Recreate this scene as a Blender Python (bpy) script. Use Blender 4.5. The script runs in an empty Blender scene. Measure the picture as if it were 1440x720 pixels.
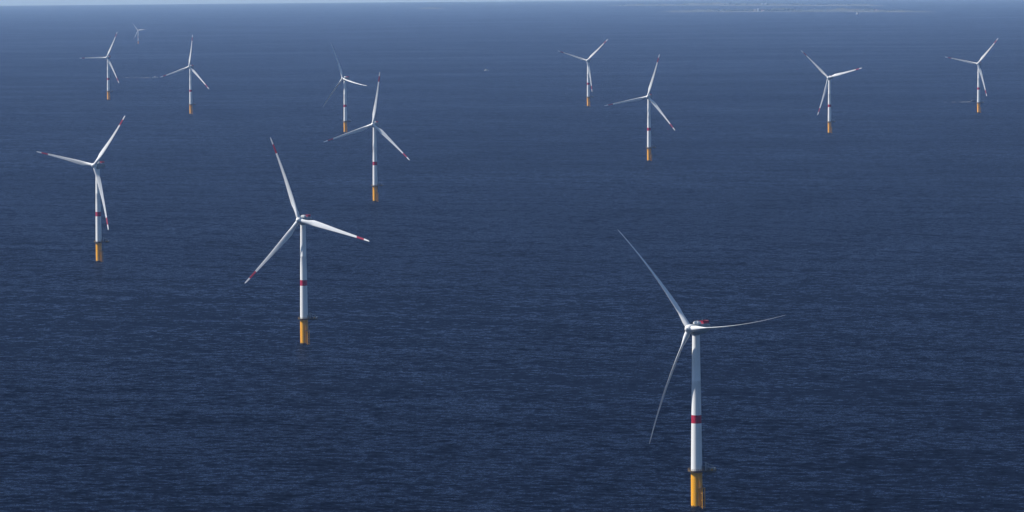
import bpy, bmesh, math, random
from mathutils import Vector, Matrix
R = math.radians
random.seed(7)
sc = bpy.context.scene
C = sc.collection
EARTH = 6371e3 * 1.15            # earth radius with refraction: the sea really curves away

# ------------------------------------------------------------------ camera
cam_d = bpy.data.cameras.new('camera')
cam = bpy.data.objects.new('camera', cam_d)
C.objects.link(cam)
sc.camera = cam
PITCH, ROLL, CAM_Z, FPX = 0.073683, -0.008117, 275.2973, 5501.256
cam_d.sensor_fit = 'HORIZONTAL'
cam_d.sensor_width = 36
cam_d.lens = FPX / 1440 * 36
cam_d.clip_start = 5
cam_d.clip_end = 200000
fwd = Vector((0, math.cos(PITCH), -math.sin(PITCH)))
rt0 = Vector((1, 0, 0))
up0 = Vector((0, math.sin(PITCH), math.cos(PITCH)))
rt = rt0 * math.cos(ROLL) + up0 * math.sin(ROLL)
up = -rt0 * math.sin(ROLL) + up0 * math.cos(ROLL)
cam.matrix_world = Matrix(((rt.x, up.x, -fwd.x, 0), (rt.y, up.y, -fwd.y, 0), (rt.z, up.z, -fwd.z, CAM_Z), (0, 0, 0, 1)))

# ------------------------------------------------------------------ sky, sun, exposure
SUN_EL, SUN_AZ = R(42), R(-84)   # azimuth clockwise from the view direction
world = bpy.data.worlds.new('World')
sc.world = world
world.use_nodes = True
wn = world.node_tree
bg = wn.nodes['Background']
sky = wn.nodes.new('ShaderNodeTexSky')
sky.sky_type = 'NISHITA'
sky.sun_disc = False
sky.sun_elevation = SUN_EL
sky.sun_rotation = SUN_AZ
sky.altitude = 0
sky.air_density = 1.0
sky.dust_density = 0.2
sky.ozone_density = 5.0
# the sky's lowest few degrees are sea mist: paler and bluer than clean air
wtc = wn.nodes.new('ShaderNodeTexCoord'); wsep = wn.nodes.new('ShaderNodeSeparateXYZ'); wmr = wn.nodes.new('ShaderNodeMapRange'); wmx = wn.nodes.new('ShaderNodeMix')
wmr.interpolation_type = 'SMOOTHSTEP'
wmr.inputs['From Min'].default_value = 0.0; wmr.inputs['From Max'].default_value = 0.22; wmr.inputs['To Min'].default_value = 1.0; wmr.inputs['To Max'].default_value = 0.0
wmx.data_type = 'RGBA'; wmx.inputs[7].default_value = (1.6, 2.6, 5.6, 1)
wn.links.new(wtc.outputs['Generated'], wsep.inputs[0]); wn.links.new(wsep.outputs['Z'], wmr.inputs[0]); wn.links.new(wmr.outputs[0], wmx.inputs[0])
wn.links.new(sky.outputs[0], wmx.inputs[6]); wn.links.new(wmx.outputs[2], bg.inputs[0])
bg.inputs[1].default_value = 0.075
sun_d = bpy.data.lights.new('sun', 'SUN')
sun = bpy.data.objects.new('sun', sun_d)
C.objects.link(sun)
sun_d.energy = 4.9
sun_d.angle = R(0.53)
sun_d.color = (1, 0.97, 0.94)
to_sun = Vector((math.sin(SUN_AZ) * math.cos(SUN_EL), math.cos(SUN_AZ) * math.cos(SUN_EL), math.sin(SUN_EL)))
sun.rotation_euler = to_sun.to_track_quat('Z', 'Y').to_euler()
sc.view_settings.view_transform = 'Standard'
sc.view_settings.look = 'None'
sc.view_settings.exposure = 0.36
sc.view_settings.gamma = 1.0
sc.view_settings.use_curve_mapping = False
sc.render.engine = 'CYCLES'
sc.cycles.volume_bounces = 2
sc.cycles.max_bounces = 6
sc.cycles.use_denoising = True
sc.cycles.denoiser = 'OPENIMAGEDENOISE'
sc.cycles.denoising_input_passes = 'RGB_ALBEDO_NORMAL'
sc.cycles.denoising_prefilter = 'ACCURATE'

# ------------------------------------------------------------------ materials
def new_mat(name):
    m = bpy.data.materials.new(name)
    m.use_nodes = True
    return m, m.node_tree.nodes, m.node_tree.links, m.node_tree.nodes['Principled BSDF']

def paint(name, col, rough=0.45, dirt=0.22, scale=0.6, stretch=(1, 1, 0.15), dirt_col=None, spec=0.4):
    """Painted metal with faint vertical weather streaks."""
    m, n, l, b = new_mat(name)
    tc = n.new('ShaderNodeTexCoord')
    mp = n.new('ShaderNodeMapping'); mp.inputs['Scale'].default_value = stretch
    nz = n.new('ShaderNodeTexNoise'); nz.inputs['Scale'].default_value = scale; nz.inputs['Detail'].default_value = 5
    rp = n.new('ShaderNodeMapRange')
    rp.inputs['From Min'].default_value = 0.42; rp.inputs['From Max'].default_value = 0.72
    rp.inputs['To Min'].default_value = 0; rp.inputs['To Max'].default_value = dirt
    mx = n.new('ShaderNodeMix'); mx.data_type = 'RGBA'
    dc = dirt_col or tuple(c * 0.45 for c in col)
    mx.inputs[6].default_value = (*col, 1); mx.inputs[7].default_value = (*dc, 1)
    l.new(tc.outputs['Object'], mp.inputs[0]); l.new(mp.outputs[0], nz.inputs['Vector'])
    l.new(nz.outputs['Fac'], rp.inputs[0]); l.new(rp.outputs[0], mx.inputs[0])
    l.new(mx.outputs[2], b.inputs['Base Color'])
    b.inputs['Roughness'].default_value = rough
    b.inputs['Specular IOR Level'].default_value = spec
    return m

WHITE = paint('white_paint', (0.80, 0.80, 0.78))
BLADE = paint('blade_gelcoat', (0.78, 0.79, 0.79), rough=0.35)
BLADE_RED = paint('blade_red_paint', (0.33, 0.012, 0.035), rough=0.5)
RED = paint('signal_red_paint', (0.40, 0.008, 0.035), rough=0.5)
GREY = paint('nacelle_grey_paint', (0.24, 0.27, 0.28))
DARK = paint('dark_steel', (0.06, 0.06, 0.065), rough=0.6)
STEEL = paint('galvanised_steel', (0.30, 0.31, 0.32), rough=0.5)
RAILY = paint('rail_yellow_paint', (0.60, 0.27, 0.01), rough=0.5)
DECK = paint('deck_grating', (0.045, 0.035, 0.025), rough=0.8)
RAILD = paint('weathered_rail', (0.16, 0.10, 0.035), rough=0.7)

def yellow_pile():
    m, n, l, b = new_mat('yellow_pile_paint')
    tc = n.new('ShaderNodeTexCoord')
    sep = n.new('ShaderNodeSeparateXYZ'); l.new(tc.outputs['Object'], sep.inputs[0])
    mp = n.new('ShaderNodeMapping'); mp.inputs['Scale'].default_value = (1.2, 1.2, 0.10)
    nz = n.new('ShaderNodeTexNoise'); nz.inputs['Scale'].default_value = 1.0; nz.inputs['Detail'].default_value = 6
    l.new(tc.outputs['Object'], mp.inputs[0]); l.new(mp.outputs[0], nz.inputs['Vector'])
    n2 = n.new('ShaderNodeTexNoise'); n2.inputs['Scale'].default_value = 0.9; n2.inputs['Detail'].default_value = 5
    l.new(tc.outputs['Object'], n2.inputs['Vector'])
    rust = n.new('ShaderNodeMapRange')
    rust.inputs['From Min'].default_value = 0.52; rust.inputs['From Max'].default_value = 0.75
    rust.inputs['To Max'].default_value = 0.55
    l.new(nz.outputs['Fac'], rust.inputs[0])
    m1 = n.new('ShaderNodeMix'); m1.data_type = 'RGBA'
    m1.inputs[6].default_value = (0.82, 0.37, 0.002, 1); m1.inputs[7].default_value = (0.30, 0.11, 0.012, 1)
    l.new(rust.outputs[0], m1.inputs[0])
    # tide-line growth: height with a ragged edge
    ad = n.new('ShaderNodeMath'); ad.operation = 'MULTIPLY_ADD'
    l.new(n2.outputs['Fac'], ad.inputs[0]); ad.inputs[1].default_value = -2.0; l.new(sep.outputs['Z'], ad.inputs[2])
    gr = n.new('ShaderNodeMapRange')
    gr.inputs['From Min'].default_value = -0.1; gr.inputs['From Max'].default_value = 0.35
    gr.inputs['To Min'].default_value = 1; gr.inputs['To Max'].default_value = 0
    l.new(ad.outputs[0], gr.inputs[0])
    m2 = n.new('ShaderNodeMix'); m2.data_type = 'RGBA'
    l.new(gr.outputs[0], m2.inputs[0]); l.new(m1.outputs[2], m2.inputs[6]); m2.inputs[7].default_value = (0.022, 0.020, 0.014, 1)
    l.new(m2.outputs[2], b.inputs['Base Color'])
    b.inputs['Roughness'].default_value = 0.5
    return m
YELLOW = yellow_pile()

def ground_mat(name, c1, c2, scale, rough=0.95):
    m, n, l, b = new_mat(name)
    tc = n.new('ShaderNodeTexCoord')
    nz = n.new('ShaderNodeTexNoise'); nz.inputs['Scale'].default_value = scale; nz.inputs['Detail'].default_value = 6
    rp = n.new('ShaderNodeMapRange'); rp.inputs['From Min'].default_value = 0.35; rp.inputs['From Max'].default_value = 0.65
    mx = n.new('ShaderNodeMix'); mx.data_type = 'RGBA'
    mx.inputs[6].default_value = (*c1, 1); mx.inputs[7].default_value = (*c2, 1)
    l.new(tc.outputs['Object'], nz.inputs['Vector']); l.new(nz.outputs['Fac'], rp.inputs[0]); l.new(rp.outputs[0], mx.inputs[0])
    l.new(mx.outputs[2], b.inputs['Base Color'])
    b.inputs['Roughness'].default_value = rough
    return m
SAND = ground_mat('beach_sand', (0.19, 0.19, 0.185), (0.11, 0.11, 0.11), 0.01)
SCRUB = ground_mat('dune_scrub', (0.018, 0.026, 0.022), (0.035, 0.042, 0.034), 0.008)
LEAF = ground_mat('wood_foliage', (0.02, 0.03, 0.016), (0.04, 0.052, 0.026), 0.05)
WALL = ground_mat('rendered_wall', (0.72, 0.71, 0.68), (0.66, 0.65, 0.62), 0.2)
ROOF = ground_mat('roof_tile', (0.25, 0.09, 0.06), (0.20, 0.08, 0.06), 0.3)
GLASS = ground_mat('window_glass', (0.03, 0.035, 0.04), (0.05, 0.055, 0.06), 0.3, rough=0.15)
FOAM = ground_mat('sea_foam', (0.75, 0.78, 0.80), (0.40, 0.46, 0.52), 0.12)
HULLW = paint('white_hull', (0.8, 0.8, 0.8))
HULLD = paint('dark_hull', (0.03, 0.04, 0.06))
SAIL = paint('sail_cloth', (0.8, 0.79, 0.75), rough=0.9)

def sea_mat():
    m, n, l, b = new_mat('sea_water')
    geo = n.new('ShaderNodeNewGeometry')
    def octave(wave, aspect, detail, rough, rot, off):
        mp = n.new('ShaderNodeMapping'); mp.vector_type = 'TEXTURE'
        mp.inputs['Rotation'].default_value = (0, 0, rot)
        mp.inputs['Scale'].default_value = (wave * aspect, wave, wave)
        mp.inputs['Location'].default_value = (off, off * 1.7, 0)
        t = n.new('ShaderNodeTexNoise'); t.noise_dimensions = '2D'
        t.inputs['Scale'].default_value = 1; t.inputs['Detail'].default_value = detail; t.inputs['Roughness'].default_value = rough
        l.new(geo.outputs['Position'], mp.inputs[0]); l.new(mp.outputs[0], t.inputs['Vector'])
        return t
    def vmath(op, a, bb=None, s=None):
        v = n.new('ShaderNodeVectorMath'); v.operation = op
        if isinstance(a, tuple): v.inputs[0].default_value = a
        else: l.new(a, v.inputs[0])
        if bb is not None:
            if isinstance(bb, tuple): v.inputs[1].default_value = bb
            else: l.new(bb, v.inputs[1])
        if s is not None: v.inputs['Scale'].default_value = s
        return v.outputs[0]
    def m_(op, a, bv=None, c=None):
        v = n.new('ShaderNodeMath'); v.operation = op
        for i, q in enumerate((a, bv, c)):
            if q is None: continue
            if isinstance(q, (int, float)): v.inputs[i].default_value = q
            else: l.new(q, v.inputs[i])
        return v.outputs[0]
    # wave slopes: swell, wind sea, chop (each colour channel is an independent slope field)
    ang = R(-14)
    o1 = octave(8.5, 1.9, 3, 0.55, ang, 13)
    o2 = octave(3.4, 1.9, 4, 0.6, R(-9), 411)
    o3 = octave(1.2, 1.6, 2, 0.6, R(4), 97)
    o0 = octave(44, 2.6, 2, 0.5, R(-22), 733)
    # slow patches of rougher and smoother water
    pt = octave(420, 2.4, 4, 0.55, R(-6), 55)
    gust = n.new('ShaderNodeMapRange')
    gust.inputs['From Min'].default_value = 0.3; gust.inputs['From Max'].default_value = 0.7
    gust.inputs['To Min'].default_value = 0.55; gust.inputs['To Max'].default_value = 1.45
    l.new(pt.outputs['Fac'], gust.inputs[0])
    def slopes(t, amp):
        return vmath('MULTIPLY', vmath('SUBTRACT', t.outputs['Color'], (0.5, 0.5, 0.5)), (amp * 1.1, amp, 0))
    s = vmath('ADD', slopes(o0, 0.30), vmath('ADD', vmath('ADD', slopes(o1, 0.60), slopes(o2, 0.76)), slopes(o3, 0.50)))
    sx = n.new('ShaderNodeSeparateXYZ'); l.new(s, sx.inputs[0])
    gx = m_('MULTIPLY', sx.outputs['X'], gust.outputs[0])
    gy = m_('MULTIPLY', sx.outputs['Y'], gust.outputs[0])
    # crests are sharper on their steep side
    gy2 = m_('ADD', gy, m_('MULTIPLY', m_('ABSOLUTE', gy), -0.25))
    cb = n.new('ShaderNodeCombineXYZ'); l.new(gx, cb.inputs[0]); l.new(gy2, cb.inputs[1])
    nv = vmath('NORMALIZE', vmath('ADD', geo.outputs['Normal'], cb.outputs[0]))
    # deep blue body under a surface that mirrors the sky
    n.remove(b)
    body = n.new('ShaderNodeBsdfDiffuse'); body.inputs['Color'].default_value = (0.0003, 0.001, 0.004, 1)
    gl = n.new('ShaderNodeBsdfGlossy'); gl.inputs['Color'].default_value = (0.54, 0.70, 1.0, 1); gl.inputs['Roughness'].default_value = 0.30
    fr = n.new('ShaderNodeFresnel'); fr.inputs['IOR'].default_value = 1.333
    l.new(nv, gl.inputs['Normal']); l.new(nv, fr.inputs['Normal'])
    # faces turned to the viewer show the dark body, the rest an even sheen that rises towards grazing view
    sh = n.new('ShaderNodeMapRange'); sh.interpolation_type = 'SMOOTHSTEP'
    sh.inputs['From Min'].default_value = 0.10; sh.inputs['From Max'].default_value = 0.29
    sh.inputs['To Min'].default_value = 0.0; sh.inputs['To Max'].default_value = 0.040
    l.new(fr.outputs[0], sh.inputs[0])
    sg = n.new('ShaderNodeMapRange'); sg.interpolation_type = 'SMOOTHSTEP'
    sg.inputs['From Min'].default_value = 0.74; sg.inputs['From Max'].default_value = 0.97
    sg.inputs['To Min'].default_value = 0.0; sg.inputs['To Max'].default_value = 0.27
    l.new(fr.outputs[0], sg.inputs[0])
    k = m_('ADD', sh.outputs[0], sg.outputs[0])
    mx = n.new('ShaderNodeMixShader')
    l.new(k, mx.inputs[0]); l.new(body.outputs[0], mx.inputs[1]); l.new(gl.outputs[0], mx.inputs[2])
    out = next(q for q in n if q.type == 'OUTPUT_MATERIAL')
    l.new(mx.outputs[0], out.inputs['Surface'])
    return m
SEA = sea_mat()

# ------------------------------------------------------------------ helpers
def sea_z(x, y): return math.sqrt(max(EARTH * EARTH - x * x - y * y, 0)) - EARTH

def at_pixel(px, py):
    """The point of the curved sea seen at a pixel of the 1440 x 720 photograph."""
    d = (fwd * FPX + rt * (px - 720) + up * (360 - py)).normalized()
    o = Vector((0, 0, CAM_Z + EARTH))
    b = o.dot(d); c = (CAM_Z) * (CAM_Z + 2 * EARTH)
    t = -b - math.sqrt(b * b - c)
    p = d * t
    return Vector((p.x, p.y, sea_z(p.x, p.y)))

def link_mesh(name, bm, mats, parent=None, smooth=35):
    me = bpy.data.meshes.new(name)
    bmesh.ops.recalc_face_normals(bm, faces=bm.faces)
    bm.to_mesh(me); bm.free()
    for m in (mats if isinstance(mats, (list, tuple)) else [mats]): me.materials.append(m)
    if smooth:
        for p in me.polygons: p.use_smooth = True
        me.set_sharp_from_angle(angle=R(smooth))
    o = bpy.data.objects.new(name, me)
    C.objects.link(o)
    if parent: o.parent = parent
    return o

def lathe(bm, prof, seg=40, axis='Z', mat=0, cap=True):
    rings = []
    for (r, z) in prof:
        ring = []
        for i in range(seg):
            a = 2 * math.pi * i / seg
            p = (r * math.cos(a), r * math.sin(a), z) if axis == 'Z' else (r * math.cos(a), z, r * math.sin(a))
            ring.append(bm.verts.new(p))
        rings.append(ring)
    for k in range(len(rings) - 1):
        for i in range(seg):
            f = bm.faces.new((rings[k][i], rings[k][(i + 1) % seg], rings[k + 1][(i + 1) % seg], rings[k + 1][i]))
            f.material_index = mat
    if cap:
        bm.faces.new(rings[0][::-1]).material_index = mat
        bm.faces.new(rings[-1]).material_index = mat

def tube(bm, a, b, r, seg=8, mat=0):
    a, b = Vector(a), Vector(b)
    q = (b - a).to_track_quat('Z', 'Y')
    v = []
    for p in (a, b):
        v.append([bm.verts.new(p + q @ Vector((r * math.cos(2 * math.pi * i / seg), r * math.sin(2 * math.pi * i / seg), 0))) for i in range(seg)])
    for i in range(seg):
        bm.faces.new((v[0][i], v[0][(i + 1) % seg], v[1][(i + 1) % seg], v[1][i])).material_index = mat
    bm.faces.new(v[0][::-1]).material_index = mat
    bm.faces.new(v[1]).material_index = mat

def box(bm, lo, hi, bevel=0.0, mat=0, M=None):
    ret = bmesh.ops.create_cube(bm, size=1)
    vs = ret['verts']
    lo, hi = Vector(lo), Vector(hi)
    for v in vs:
        v.co = Vector(((lo.x + hi.x) / 2 + v.co.x * (hi.x - lo.x), (lo.y + hi.y) / 2 + v.co.y * (hi.y - lo.y), (lo.z + hi.z) / 2 + v.co.z * (hi.z - lo.z)))
        if M is not None: v.co = M @ v.co
    fs = set(f for v in vs for f in v.link_faces)
    for f in fs: f.material_index = mat
    if bevel:
        es = list(set(e for f in fs for e in f.edges))
        bmesh.ops.bevel(bm, geom=es, offset=bevel, segments=2, affect='EDGES', clamp_overlap=True)

def structure(o, kind='structure'):
    o['kind'] = kind
    return o

# ------------------------------------------------------------------ sea (one curved sheet past the horizon)
bm = bmesh.new()
radii = [40 * 1.0]
while radii[-1] < 70000:
    radii.append(radii[-1] + max(60, min(700, radii[-1] * 0.12)))
SEG = 360
c0 = bm.verts.new((0, 0, 0))
prev = None
for r in radii:
    ring = [bm.verts.new((r * math.cos(2 * math.pi * i / SEG), r * math.sin(2 * math.pi * i / SEG), sea_z(r, 0))) for i in range(SEG)]
    for i in range(SEG):
        j = (i + 1) % SEG
        if prev is None: bm.faces.new((c0, ring[i], ring[j]))
        else: bm.faces.new((prev[i], ring[i], ring[j], prev[j]))
    prev = ring
sea = structure(link_mesh('sea', bm, SEA, smooth=0))
for p in sea.data.polygons: p.use_smooth = True

# ------------------------------------------------------------------ haze
bm = bmesh.new()
box(bm, (-72000, -72000, sea_z(70800, 0) - 2), (72000, 72000, 300))
haze = structure(link_mesh('haze', bm, [], smooth=0), 'stuff')
hm = bpy.data.materials.new('sea_air'); hm.use_nodes = True
hn = hm.node_tree
for q in list(hn.nodes):
    if q.type == 'BSDF_PRINCIPLED': hn.nodes.remove(q)
hv = hn.nodes.new('ShaderNodeVolumePrincipled')
hv.inputs['Color'].default_value = (0.34, 0.55, 1.0, 1)
hv.inputs['Absorption Color'].default_value = (1, 1, 1, 1)     # air scatters, it does not absorb
hv.inputs['Density'].default_value = 2.5e-5
hv.inputs['Anisotropy'].default_value = 0.0
hn.links.new(hv.outputs[0], hn.nodes['Material Output'].inputs['Volume'])
haze.data.materials.append(hm)

# ------------------------------------------------------------------ wind turbine (first one, then copies)
HUB_Z, OVERHANG, CONE, SPAN = 92.0, 5.535, 0.030, 64.0

def blade_mesh():
    bm = bmesh.new()
    N = 20
    st = [0.0, 1.2, 2.2, 4, 6.5, 9, 11.5, 14, 18, 23, 28, 34, 40, 46, 51.6, 51.7, 54, 58.6, 58.7, 61, 62.5, 63.4, SPAN]
    def chord(s):
        pts = [(0, 2.9), (3, 2.9), (7, 3.6), (12, 4.55), (16, 4.4), (24, 3.6), (34, 2.75), (46, 1.95), (56, 1.4), (60, 1.25), (62.5, 1.0), (63.4, .7), (SPAN, .3)]
        for (a, ca), (b, cb) in zip(pts, pts[1:]):
            if a <= s <= b:
                return (ca + (cb - ca) * (s - a) / (b - a)) * (1 if s < 5 else 0.94)
        return pts[-1][1]
    rings, spans = [], []
    for s in st:
        c = chord(s)
        k = min(1, max(0, (s - 2.5) / 9.0)); k = k * k * (3 - 2 * k)     # root circle -> aerofoil
        tk = (0.40 - 0.24 * min(1, s / 36)) * c
        tw = R(13) * max(0, 1 - s / 45) ** 1.3
        bend = -4.8 * (max(0, s - 8) / 55) ** 2
        ring = []
        for i in range(N):
            t = 2 * math.pi * i / N
            cx, cy = 1.45 * math.cos(t), 1.45 * math.sin(t)
            u = (1 - math.cos(t)) / 2                                    # 0 = leading edge
            half = tk * (0.5 if t <= math.pi else -0.5) * 2.6 * (0.2969 * math.sqrt(u) * 1.9 - 0.126 * u * 1.9 - 0.3516 * u * u * 1.9 + 0.2843 * u ** 3 * 1.9 - 0.1036 * u ** 4 * 1.9)
            ax, ay = c * (0.30 - u), half
            x = cx * (1 - k) + ax * k; y = cy * (1 - k) + ay * k
            x, y = x * math.cos(tw) + y * math.sin(tw), -x * math.sin(tw) + y * math.cos(tw)
            ring.append(bm.verts.new((x, y + bend, s)))
        rings.append(ring); spans.append(s)
    for k in range(len(rings) - 1):
        mid = (spans[k] + spans[k + 1]) / 2
        for i in range(N):
            f = bm.faces.new((rings[k][i], rings[k][(i + 1) % N], rings[k + 1][(i + 1) % N], rings[k + 1][i]))
            f.material_index = 1 if 51.65 < mid < 58.65 else 0
    bm.faces.new(rings[0][::-1]); bm.faces.new(rings[-1])
    return bm

def build_turbine():
    root = bpy.data.objects.new('wind_turbine', None)
    C.objects.link(root)
    # --- foundation
    bm = bmesh.new()
    lathe(bm, [(2.92, -6), (2.92, 17.9), (3.2, 18.05), (3.2, 18.45), (2.95, 18.54)], 48)
    found = link_mesh('foundation', bm, YELLOW, root)
    th = R(-42)                                                          # landing faces right and towards the viewer
    e = Vector((math.cos(th), math.sin(th), 0)); sd = Vector((-e.y, e.x, 0)); Z = Vector((0, 0, 1))
    bm = bmesh.new()
    for s in (-1, 1):
        tube(bm, e * 4.5 + sd * s * 0.9 + Z * -2, e * 4.5 + sd * s * 0.9 + Z * 10.6, 0.24, 10)
        for z in (0.8, 4.2, 7.8, 10.2):
            tube(bm, e * 2.8 + sd * s * 0.9 + Z * z, e * 4.5 + sd * s * 0.9 + Z * z, 0.16, 8)
    link_mesh('boat_landing', bm, RAILY, found)
    bm = bmesh.new()
    for s in (-1, 1):
        tube(bm, e * 3.9 + sd * s * 0.32 + Z * -0.5, e * 3.9 + sd * s * 0.32 + Z * 11.4, 0.07, 6)
        tube(bm, e * 3.45 + sd * (s * 0.32 - 1.5) + Z * 10.5, e * 3.45 + sd * (s * 0.32 - 1.5) + Z * 19.4, 0.07, 6)
    for k in range(38):
        z = 0.0 + k * 0.3
        tube(bm, e * 3.9 - sd * 0.32 + Z * z, e * 3.9 + sd * 0.32 + Z * z, 0.03, 4)
    for k in range(28):
        z = 10.7 + k * 0.3
        tube(bm, e * 3.45 - sd * 1.82 + Z * z, e * 3.45 - sd * 1.18 + Z * z, 0.03, 4)
    link_mesh('ladder', bm, RAILY, found)
    bm = bmesh.new()
    M = Matrix.Rotation(th, 4, 'Z')
    box(bm, (2.9, -2.2, 10.45), (4.3, 0.6, 10.6), 0, 0, M)
    for (x, y) in ((4.25, -2.15), (4.25, -0.8), (4.25, .55), (3.1, .55), (3.1, -2.15)):
        tube(bm, M @ Vector((x, y, 10.6)), M @ Vector((x, y, 11.7)), 0.04, 5)
    for z in (11.15, 11.7):
        tube(bm, M @ Vector((4.25, -2.15, z)), M @ Vector((4.25, .55, z)), 0.04, 5)
    link_mesh('rest_platform', bm, RAILD, found)
    bm = bmesh.new()                                                     # export cable tubes on the far side
    for a in (R(70), R(100)):
        p = Vector((3.25 * math.cos(a), 3.25 * math.sin(a), 0))
        tube(bm, p + Z * -3, p + Z * 18, 0.2, 8)
    link_mesh('cable_tube', bm, RAILY, found)
    # --- working platform: round deck with a lay-down area to the right
    outline = []
    for i in range(41):
        a = R(38) + (R(322) - R(38)) * i / 40
        outline.append((4.5 * math.cos(a), 4.5 * math.sin(a)))
    outline += [(9.6, -2.9), (9.9, -2.6), (9.9, 2.6), (9.6, 2.9)]
    bm = bmesh.new()
    vs = [[bm.verts.new((x, y, z)) for x, y in outline] for z in (18.55, 19.05)]
    k = len(outline)
    bm.faces.new(vs[0][::-1]); bm.faces.new(vs[1])
    for i in range(k): bm.faces.new((vs[0][i], vs[0][(i + 1) % k], vs[1][(i + 1) % k], vs[1][i]))
    for y in (-2.2, 0, 2.2):                                             # deck beams
        box(bm, (3.0, y - 0.12, 18.2), (9.5, y + 0.12, 18.545))
    tube(bm, (2.6, -2.0, 15.2), (7.6, -2.0, 18.3), 0.14, 8)
    tube(bm, (2.6, 2.0, 15.2), (7.6, 2.0, 18.3), 0.14, 8)
    plat = link_mesh('platform', bm, DECK, root)
    bm = bmesh.new()
    pts = [Vector((x * 0.985, y * 0.985, 19.05)) for x, y in outline]
    for i in range(k):
        p, q = pts[i], pts[(i + 1) % k]
        nseg = max(1, round((q - p).length / 1.5))
        if i % 2 == 0 or nseg > 1:
            for j in range(nseg):
                b = p.lerp(q, j / nseg)
                tube(bm, b, b + Z * 1.15, 0.07, 5)
        for z in (0.55, 1.15):
            tube(bm, p + Z * z, q + Z * z, 0.06, 5)
        d_ = (q - p); n_ = Vector((d_.y, -d_.x, 0)).normalized() * 0.02
        v_ = [bm.verts.new(w) for w in (p + n_, q + n_, q + n_ + Z * 0.3, p + n_ + Z * 0.3)]
        bm.faces.new(v_)
    link_mesh('railing', bm, RAILD, plat)
    bm = bmesh.new()                                                     # davit crane, jib lowered to the lay-down area
    lathe(bm, [(0.5, 19.05), (0.5, 19.3), (0.36, 19.4), (0.32, 23.0), (0.5, 23.05), (0.5, 23.5)], 14)
    for v in bm.verts: v.co += Vector((4.6, -1.9, 0))
    tube(bm, (4.3, -1.9, 23.3), (8.6, -1.2, 21.4), 0.26, 8)
    tube(bm, (4.6, -1.9, 21.2), (6.4, -1.62, 22.3), 0.09, 6)
    tube(bm, (8.5, -1.2, 21.4), (8.5, -1.2, 20.3), 0.04, 5)
    link_mesh('davit_crane', bm, STEEL, plat)
    bm = bmesh.new()
    box(bm, (3.6, 0.3, 19.05), (5.2, 2.3, 21.3), 0.06)
    link_mesh('equipment_cabinet', bm, DARK, plat)
    for (x, y, w, d, h, m) in ((5.6, -2.4, .9, .7, 1.5, DARK), (7.2, -2.2, 1.1, .8, 1.1, RAILY), (5.6, 1.6, .8, .8, 1.9, STEEL), (8.9, 1.7, .7, .8, 1.3, WHITE)):
        bm = bmesh.new(); box(bm, (x, y, 19.055), (x + w, y + d, 19.055 + h), 0.05)
        link_mesh('deck_box', bm, m, plat)
    bm = bmesh.new()
    box(bm, (6.6, -0.2, 19.06), (8.6, 1.6, 20.4), 0.05)
    link_mesh('storage_crate', bm, STEEL, plat)
    # --- tower
    bm = bmesh.new()
    def rad(z): return 2.86 + (1.9 - 2.86) * ((z - 19) / 69.5) ** 1.15
    zs = [19.06, 28, 37, 43.4, 43.41, 47.6, 47.61, 56, 64.9, 65.0, 65.12, 65.22, 74, 82, 88.4]
    prof = [(rad(z) + (0.035 if z in (65.0, 65.12) else 0), z) for z in zs]
    lathe(bm, prof, 56)
    for f in bm.faces:
        if 43.405 < f.calc_center_median().z < 47.605: f.material_index = 1
    tower = link_mesh('tower', bm, [WHITE, RED], root)
    bm = bmesh.new()
    M = Matrix.Rotation(R(-20), 4, 'Z')
    box(bm, (2.85, -0.55, 19.3), (3.08, 0.55, 21.6), 0.04, 0, M)
    link_mesh('tower_door', bm, GREY, tower)
    # --- nacelle (local frame: upwind is -Y, turned to the wind by its own rotation)
    nac_e = bmesh.new()
    prof = [(-3.3, 1.8, -1.9, 1.5), (-2.6, 2.3, -2.7, 1.75), (-1.0, 2.6, -3.1, 1.85), (3.0, 2.65, -3.1, 1.9), (7.2, 2.5, -2.6, 1.85), (9.4, 2.2, -1.5, 1.6), (9.9, 1.8, -1.0, 1.3)]
    rings = []
    for (y, hw, lo, hi) in prof:
        ring = []
        for i in range(24):
            a = 2 * math.pi * i / 24
            ca, sa = math.cos(a), math.sin(a)
            x = hw * math.copysign(abs(ca) ** 0.42, ca)
            zz = (hi + lo) / 2 + (hi - lo) / 2 * math.copysign(abs(sa) ** 0.42, sa)
            ring.append(nac_e.verts.new((x, y, zz)))
        rings.append(ring)
    for q in range(len(rings) - 1):
        for i in range(24):
            nac_e.faces.new((rings[q][i], rings[q][(i + 1) % 24], rings[q + 1][(i + 1) % 24], rings[q + 1][i]))
    nac_e.faces.new(rings[0]); nac_e.faces.new(rings[-1][::-1])
    lathe(nac_e, [(2.15, -3.6), (2.25, -3.0), (2.2, -2.5)], 32)          # yaw collar under the floor
    nac = link_mesh('nacelle', nac_e, GREY, root)
    nac.location = (0, 0, HUB_Z)
    bm = bmesh.new()
    box(bm, (-1.6, -0.6, 3.05), (1.6, 2.6, 4.4), 0.3)
    for y in (0.0, 0.7, 1.4):
        box(bm, (-1.2, y, 4.41), (1.2, y + 0.35, 4.6), 0.05)
    for v in bm.verts: v.co.z -= 1.25
    link_mesh('cooler', bm, WHITE, nac)
    bm = bmesh.new()                                                     # red basket for winching people from a helicopter
    x, y0, y1 = 1.35, 4.6, 9.3
    box(bm, (-x, y0, 2.95), (x, y1, 3.1))
    for (lo, hi) in (((-x, y0, 3.105), (-x + .12, y1, 4.25)), ((x - .12, y0, 3.105), (x, y1, 4.25)), ((-x + .125, y1 - .12, 3.105), (x - .125, y1, 4.25)), ((-x + .125, y0, 3.105), (x - .125, y0 + .12, 4.25))):
        box(bm, lo, hi)
    for q in (-x + .06, x - .06):
        tube(bm, (q, y0 - .05, 4.35), (q, y1 + .05, 4.35), 0.08, 6)
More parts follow.
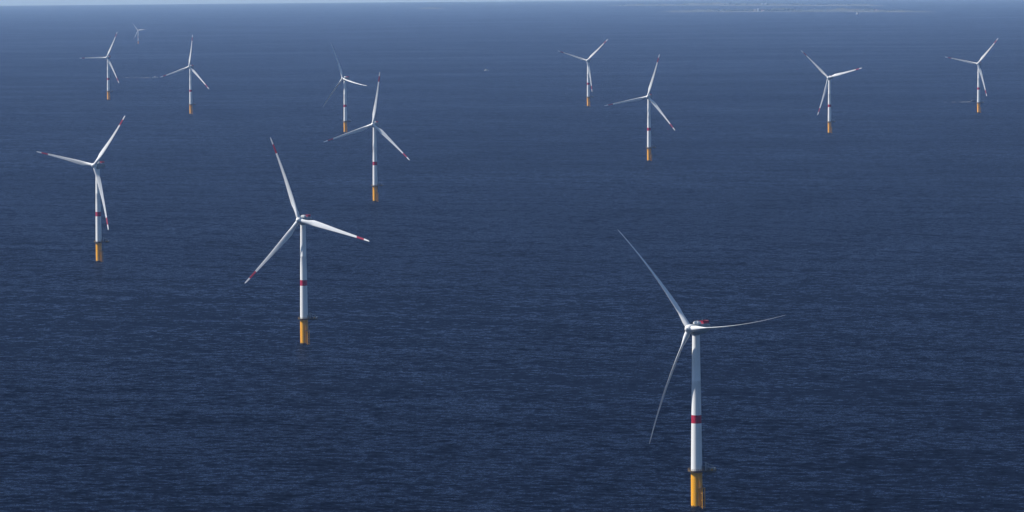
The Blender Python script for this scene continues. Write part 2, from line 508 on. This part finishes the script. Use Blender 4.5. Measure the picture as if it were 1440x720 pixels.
    tube(bm, (-x, y1 - .06, 4.35), (x, y1 - .06, 4.35), 0.08, 6)
    for q in (y0 + .4, y1 - .6):
        box(bm, (-.9, q, 2.4), (.9, q + .3, 2.945))
    for v in bm.verts: v.co.z -= 1.1
    link_mesh('winch_platform', bm, RED, nac)
    for px_, h_ in ((1.4, 2.4), (-1.4, 1.8)):
        bm = bmesh.new()
        tube(bm, (px_, 3.5, 3.0), (px_, 3.5, 3.0 + h_), 0.06, 6); tube(bm, (px_ - .4, 3.5, 3.0 + h_), (px_ + .4, 3.5, 3.0 + h_), 0.05, 6)
        for v in bm.verts: v.co.z -= 1.25
        link_mesh('wind_sensor', bm, STEEL, nac)
    # --- hub with spinner nose
    bm = bmesh.new()
    o = OVERHANG
    lathe(bm, [(1.8, -3.45), (2.15, -3.65), (2.3, -4.4), (2.35, -5.5), (2.2, -6.4), (1.8, -7.2), (1.3, -7.8), (0.85, -8.05), (0.8, -8.5), (0.62, -8.85), (0.2, -9.0)], 36, axis='Y')
    for v in bm.verts: v.co.y += o
    hub = link_mesh('hub', bm, WHITE, root)
    # --- blades
    bmesh_ = blade_mesh()
    b0 = link_mesh('blade', bmesh_, [BLADE, BLADE_RED], root, smooth=50)
    blades = [b0]
    for _ in range(2):
        b = b0.copy(); C.objects.link(b); b.parent = root; blades.append(b)
    return root

def pose(root, x, y, yaw, az, pitch, scale=1.0, cone=CONE):
    """Stand a turbine on the sea, turn its nacelle to the wind, set its rotor and its blade pitch."""
    root.location = (x, y, sea_z(x, y)); root.scale = (scale,) * 3
    Y = Matrix.Rotation(-yaw, 4, 'Z')
    hubm = Matrix.Translation((0, 0, HUB_Z)) @ Y
    k = 0
    for ch in root.children:
        nm = ch.name.split('.')[0]
        if nm == 'nacelle':
            ch.matrix_local = hubm
        elif nm == 'hub':
            ch.matrix_local = hubm @ Matrix.Translation((0, -OVERHANG, 0)) @ Matrix.Rotation(az, 4, 'Y')
        elif nm == 'blade':
            ch.matrix_local = hubm @ Matrix.Translation((0, -OVERHANG, 0)) @ Matrix.Rotation(az + k * 2 * math.pi / 3, 4, 'Y') @ Matrix.Rotation(cone, 4, 'X') @ Matrix.Translation((0, 0, 1.0)) @ Matrix.Rotation(-pitch[k], 4, 'Z') @ Matrix.Diagonal((1, 1, (SPAN - 1) / SPAN, 1))
            k += 1

def copy_tree(o, parent=None):
    c = o.copy(); C.objects.link(c)
    if parent:
        c.parent = parent; c.matrix_parent_inverse = o.matrix_parent_inverse.copy()
    for ch in list(o.children): copy_tree(ch, c)
    return c

RUN = (R(4),) * 3
FEATHER = (R(80), R(90), R(100))
IDLE = (R(95), R(70), R(80))
TURBINES = [
    (93.18, 1979.82, .67801, -.612, FEATHER, 1, 'large wind turbine in the right foreground with thin white blades, cut by the bottom edge'),
    (-153.53, 2870.15, .46514, -.3027, RUN, 1, 'second nearest wind turbine, one red-tipped blade leaning up left, one sloping down right'),
    (-392.86, 3711.12, .52909, .72661, RUN, 1, 'mid-distance wind turbine near the left edge, one blade hanging just right of its tower'),
    (-162.15, 4647.28, .3167, .19687, RUN, 1, "wind turbine left of top centre whose left blade passes under another turbine's yellow base"),
    (-281.80, 6657.01, .70765, -.272, IDLE, 1, "distant thin-bladed wind turbine with its yellow base just above a nearer turbine's left blade"),
    (196.89, 5578.66, .33422, .32687, RUN, 1, 'wind turbine right of top centre, the nearer and larger of two there'),
    (155.62, 7839.15, .41342, .84617, RUN, 1, 'small wind turbine right of top centre, two blades in a V, smaller of two there'),
    (527.19, 6470.89, .44327, -.77863, RUN, 1, 'distant wind turbine at upper right, one blade hanging left of its tower'),
    (876.37, 7327.24, .4598, .73377, RUN, 1, 'wind turbine at far right, with a dark boat and wake beside its yellow base'),
    (-873.28, 8498.18, .41191, .51326, RUN, 1, 'small wind turbine at far upper left, one blade pointing level to the left'),
    (-620.16, 7586.68, .4452, .20951, RUN, 1, 'small upper left wind turbine, blade nearly straight up, right of a boat with long wake'),
    (-1482.9, 15614.5, .45, -.62, RUN, .582, 'tiny hazy wind turbine far away at upper left, the smallest in view'),
]
proto = build_turbine()
bpy.context.view_layer.update()
allt = [proto] + [copy_tree(proto) for _ in TURBINES[1:]]
for t, (x, y, yaw, az, pitch, s, label) in zip(allt, TURBINES):
    pose(t, x, y, yaw, az, pitch, s, CONE if pitch is RUN else 0.085)
    if pitch is not RUN:                                                 # these idle rotors show plain pale blades
        for i_, b_ in enumerate(c for c in t.children if c.name.startswith('blade')):
            b_.material_slots[1].link = 'OBJECT'; b_.material_slots[1].material = BLADE
    t['label'] = label; t['category'] = 'wind turbine'; t['group'] = 'wind turbines standing in the sea'

# ------------------------------------------------------------------ far islands
def island(name, x0, x1, ypix, depth, height, seed, sand_w):
    """A low island between two pixel columns: a sand shelf rising from the sea to dunes under scrub."""
    rnd = random.Random(seed)
    a, b = at_pixel(x0, ypix), at_pixel(x1, ypix)
    ctr = (a + b) / 2
    ux = Vector((b.x - a.x, b.y - a.y, 0)); L = ux.length; ux.normalize(); uy = Vector((ctr.x, ctr.y, 0)).normalized()
    nx, ny = 120, 16
    ph = [rnd.uniform(0, 6.28) for _ in range(12)]
    def ridge(t): return 0.5 + 0.25 * math.sin(9 * t + ph[0]) + 0.15 * math.sin(23 * t + ph[1]) + 0.14 * math.sin(61 * t + ph[2]) + 0.10 * math.sin(130 * t + ph[3])
    def shore(t): return 55 * math.sin(7 * t + ph[4]) + 30 * math.sin(19 * t + ph[5]) + 14 * math.sin(47 * t + ph[6])
    bm = bmesh.new()
    grid = []
    for i in range(nx + 1):
        t = i / nx
        taper = min(1, 6 * t, 6 * (1 - t)) ** 0.7
        row = []
        for j in range(ny + 1):
            s = j / ny
            d = s * depth * (0.15 + 0.85 * taper) + shore(t) * (1 - s)
            if s < 0.2: h = -1.0 + 12 * s
            else: h = 1.4 + height * max(0.12, ridge(t + 0.05 * s)) * taper * math.sin(min(1, (s - 0.2) / 0.75) * math.pi) ** 0.6 * (0.75 + 0.4 * rnd.random())
            if j == ny: h = -1.5
            p = a + ux * (L * t) + uy * d
            row.append(bm.verts.new((p.x, p.y, sea_z(p.x, p.y) + h)))
        grid.append(row)
    for i in range(nx):
        for j in range(ny):
            f = bm.faces.new((grid[i][j], grid[i + 1][j], grid[i + 1][j + 1], grid[i][j + 1]))
            sandy = sand_w((x0 + (x1 - x0) * (i + .5) / nx))
            f.material_index = 0 if j < sandy else 1
    return structure(link_mesh(name, bm, [SAND, SCRUB], smooth=60)), a, ux, uy, L, x0, x1

def beach_near(x):
    if 944 < x < 975: return 3
    if 1016 < x < 1078: return 3
    if 1085 < x < 1135: return 2
    if 1200 < x < 1240: return 3
    if 1250 < x < 1278: return 3
    if x > 1298: return 2
    return 1
def beach_far(x):
    return 3 if 1022 < x < 1200 else (2 if 1210 < x < 1245 else 1)
near_isl = island('island', 925, 1316, 17.0, 900, 20, 3, beach_near)
far_isl = island('island', 850, 1245, 8.2, 1400, 24, 5, beach_far)
bank = island('sandbank', 586, 626, 12.6, 700, 12, 9, lambda x: 1)

def wood(name, frame, spots, label):
    """A far-off belt of trees that reads as one mass, made of many small uneven clumps."""
    o, a, ux, uy, L, x0, x1 = frame
    rnd = random.Random(len(spots) * 31 + int(L))
    bm = bmesh.new()
    for (f0, f1, d0, d1, h0, h1, cnt) in spots:
        for _ in range(cnt):
            p = a + ux * (L * rnd.uniform(f0, f1)) + uy * rnd.uniform(d0, d1)
            h = rnd.uniform(h0, h1); r = h * rnd.uniform(0.45, 0.9)
            mt = Matrix.Translation((p.x, p.y, sea_z(p.x, p.y) + 3 + h * 0.5)) @ Matrix.Diagonal((r, r, h * 0.55, 1))
            ret = bmesh.ops.create_icosphere(bm, subdivisions=2, radius=1, matrix=mt)
            c = Vector((p.x, p.y, sea_z(p.x, p.y) + 3 + h * 0.5))
            for v in ret['verts']: v.co = c + (v.co - c) * rnd.uniform(0.7, 1.25)
    w = structure(link_mesh(name, bm, LEAF, smooth=0), 'stuff')
    w['label'] = label
    return w
wood('woodland', near_isl, [(.13, .42, 260, 480, 7, 16, 120), (.43, .50, 260, 420, 14, 22, 50), (.50, .62, 280, 480, 6, 14, 60), (.62, .93, 260, 520, 5, 11, 110), (.76, .79, 260, 330, 12, 18, 10)], 'dark low belt of trees along the nearer hazy island')
wood('woodland', far_isl, [(.30, .72, 420, 760, 9, 19, 120), (.05, .3, 420, 700, 6, 13, 70), (.72, .95, 420, 760, 6, 13, 60)], 'faint belt of trees along the farther hazy island')

def house(px, frame, depth, w, d, h, label, flat=False):
    o, a, ux, uy, L, x0, x1 = frame
    t = (px - x0) / (x1 - x0) * L
    p = a + ux * t + uy * depth
    root = bpy.data.objects.new('house', None); C.objects.link(root)
    root.location = (p.x, p.y, sea_z(p.x, p.y) + 2)
    bm = bmesh.new(); box(bm, (-w / 2, -d / 2, 0), (w / 2, d / 2, h)); link_mesh('wall', bm, WALL, root, 0)
    bm = bmesh.new()
    if flat: box(bm, (-w / 2 - .4, -d / 2 - .4, h + .003), (w / 2 + .4, d / 2 + .4, h + 0.8))
    else:
        e = [(-w / 2 - .5, -d / 2 - .5, h + .003), (w / 2 + .5, -d / 2 - .5, h + .003), (w / 2 + .5, d / 2 + .5, h + .003), (-w / 2 - .5, d / 2 + .5, h + .003), (-w / 2 - .5, 0, h + d * .4), (w / 2 + .5, 0, h + d * .4)]
        v = [bm.verts.new(q) for q in e]
        for f in ((0, 1, 5, 4), (2, 3, 4, 5), (1, 2, 5), (3, 0, 4), (3, 2, 1, 0)): bm.faces.new([v[i] for i in f])
    link_mesh('roof', bm, ROOF if not flat else WALL, root, 0)
    bm = bmesh.new()
    n_ = max(2, int(w / 4)); fl = max(1, int(h / 3.2))
    for q in range(fl):
        for i in range(n_):
            x = -w / 2 + (i + .5) * w / n_
            box(bm, (x - .7, -d / 2 - .06, q * 3.2 + 1), (x + .7, -d / 2 + .1, q * 3.2 + 2.5))
    link_mesh('window_row', bm, GLASS, root, 0)
    root['label'] = label; root['category'] = 'house'; root['group'] = 'far white houses on the islands'
house(1067, near_isl, 250, 13, 11, 17, 'left one of two tall pale buildings side by side on the nearer island', True)
house(1071.5, near_isl, 245, 12, 11, 20, 'right and taller one of two pale buildings side by side on the nearer island', True)
house(1078, near_isl, 250, 16, 10, 8, 'low pale house right of the two tall buildings on the nearer island')
house(1238, near_isl, 280, 12, 10, 9, 'lone pale house at the right part of the nearer island')
house(1082, far_isl, 420, 18, 12, 20, 'left one of two faint pale blocks on the farther island', True)
house(1087, far_isl, 420, 18, 12, 20, 'right one of two faint pale blocks on the farther island', True)

# ------------------------------------------------------------------ boats and wakes
def hull_bm(L, Bm, H):
    bm = bmesh.new()
    rings = []
    for i in range(11):
        t = i / 10
        w = Bm / 2 * (1 - max(0, (t - 0.55) / 0.45) ** 2.2) * (0.9 + 0.1 * min(1, t * 4)) + 0.03
        sheer = H * (1 + 0.35 * max(0, t - .4) ** 1.5)
        x = -L / 2 + L * t
        rings.append([bm.verts.new(q) for q in ((x, -w, sheer), (x - 0.02 * L * t, -w * .8, 0.1 * H), (x - .03 * L * t, 0, -0.4 * H), (x - 0.02 * L * t, w * .8, 0.1 * H), (x, w, sheer))])
    for a, b in zip(rings, rings[1:]):
        for i in range(4): bm.faces.new((a[i], a[i + 1], b[i + 1], b[i]))
        bm.faces.new((a[4], a[0], b[0], b[4]))
    bm.faces.new(rings[0]); bm.faces.new(rings[-1][::-1])
    return bm

def motor_boat(px, py, L, heading, hull_m, label, big=1.0):
    p = at_pixel(px, py)
    root = bpy.data.objects.new('boat', None); C.objects.link(root)
    root.location = p; root.rotation_euler = (0, 0, heading)
    H = L * 0.13
    link_mesh('hull', hull_bm(L, L * 0.3, H), hull_m, root, 40)
    bm = bmesh.new(); box(bm, (-L * .22, -L * .1, H * .9), (L * .14, L * .1, H * .9 + L * .13 * big), L * .015)
    cab = link_mesh('cabin', bm, HULLW if hull_m is HULLW else STEEL, root)
    bm = bmesh.new(); box(bm, (-L * .15, -L * .104, H * .9 + L * .06), (L * .145, L * .104, H * .9 + L * .1))
    link_mesh('window_band', bm, GLASS, cab, 0)
    bm = bmesh.new(); tube(bm, (-L * .05, 0, H * .9 + L * .12 * big), (-L * .05, 0, H * .9 + L * .3), L * .008)
    link_mesh('mast', bm, STEEL, root)
    root['label'] = label; root['category'] = 'boat'; root['group'] = 'boats between the turbines'
    return p

def wake(px0, px1, py0, py1, w0, w1, label, seed, gaps=0.25):
    """Broken foam left on the water, widest and thinnest at its old end (px0)."""
    rnd = random.Random(seed)
    a, b = at_pixel(px0, py0), at_pixel(px1, py1)
    L = (b - a).length; ux = (b - a).normalized(); uy = Vector((-ux.y, ux.x, 0))
    bm = bmesh.new()
    cnt = int(L / 2.2)
    for k in range(cnt):
        t = rnd.random() ** 0.8
        if rnd.random() < gaps * (1 - t): continue
        w = w0 + (w1 - w0) * t
        c = a + ux * (L * t) + uy * rnd.gauss(0, w * .35)
        rx, ry = rnd.uniform(1.5, 4.5), rnd.uniform(.5, 1.3)
        m_ = 9
        lo, hi = [], []
        for i in range(m_):
            an = 2 * math.pi * i / m_; q = rnd.uniform(.65, 1.2)
            p = c + ux * (rx * q * math.cos(an)) + uy * (ry * q * math.sin(an))
            zz = sea_z(p.x, p.y) + 0.02 + 0.0004 * k
            lo.append(bm.verts.new((p.x, p.y, zz)))
        cen = bm.verts.new((c.x, c.y, sea_z(c.x, c.y) + 0.18 + 0.0004 * k))
        for i in range(m_): bm.faces.new((lo[i], lo[(i + 1) % m_], cen))
    o = structure(link_mesh('wake_foam', bm, FOAM, smooth=80), 'stuff')
    o['label'] = label
    return o

motor_boat(218.5, 109.5, 15, 0, HULLW, 'small white motor boat at the head of a long wake, upper left')
wake(172, 217, 109, 109.5, 5, 3.5, 'long thin white wake behind the boat at upper left', 1, .7)
wake(198, 218, 109.4, 109.5, 3.5, 3, 'fresh white wake close behind the boat at upper left', 2, .1)
motor_boat(684, 99.3, 12, R(25), HULLW, 'lone white boat on the open sea at top centre, no wake', 1.6)
motor_boat(1368, 143.2, 14, 0, HULLD, 'small dark boat left of the yellow base of the farthest right turbine')
wake(1326, 1364, 143.6, 143.3, 5, 4, 'thin white wake of the dark boat at far right', 3, .8)
wake(1349, 1365, 143.4, 143.3, 3.5, 3, 'bright fresh wake of the dark boat at far right', 4, .1)
p = at_pixel(1205, 20.3)
root = bpy.data.objects.new('sailing_boat', None); C.objects.link(root)
root.location = p; root.rotation_euler = (0, 0, R(20))
link_mesh('hull', hull_bm(16, 4.4, 1.6), HULLW, root, 40)
bm = bmesh.new(); tube(bm, (1, 0, 1), (1, 0, 20), 0.14); tube(bm, (1, 0, 2.8), (-7, -.8, 2.8), 0.1)
link_mesh('mast', bm, STEEL, root)
def sail_bm(pts, bulge):
    bm = bmesh.new()
    A, B, D = (Vector(q) for q in pts)
    n_ = 8; rows = []
    for i in range(n_ + 1):
        t = i / n_; row = []
        for j in range(n_ + 1 - i):
            s = j / n_
            q = A + (B - A) * s + (D - A) * t
            q.y += -bulge * math.sin(math.pi * min(1, s / max(1e-6, 1 - t) if t < 1 else 0)) * (1 - t)
            row.append(bm.verts.new(q))
        rows.append(row)
    for i in range(n_):
        for j in range(n_ - i):
            bm.faces.new((rows[i][j], rows[i][j + 1], rows[i + 1][j]))
            if j < n_ - i - 1: bm.faces.new((rows[i][j + 1], rows[i + 1][j + 1], rows[i + 1][j]))
    bmesh.ops.solidify(bm, geom=list(bm.faces), thickness=0.03)
    return bm
link_mesh('main_sail', sail_bm([(.8, 0, 3), (-6.8, -.8, 3), (.9, 0, 19.5)], 1.0), SAIL, root)
link_mesh('head_sail', sail_bm([(1.3, 0, 3), (7.6, 0, 2), (1.2, 0, 17.5)], .8), SAIL, root)
root['label'] = 'tiny white sailing boat in front of the hazy island beach'; root['category'] = 'sailing boat'
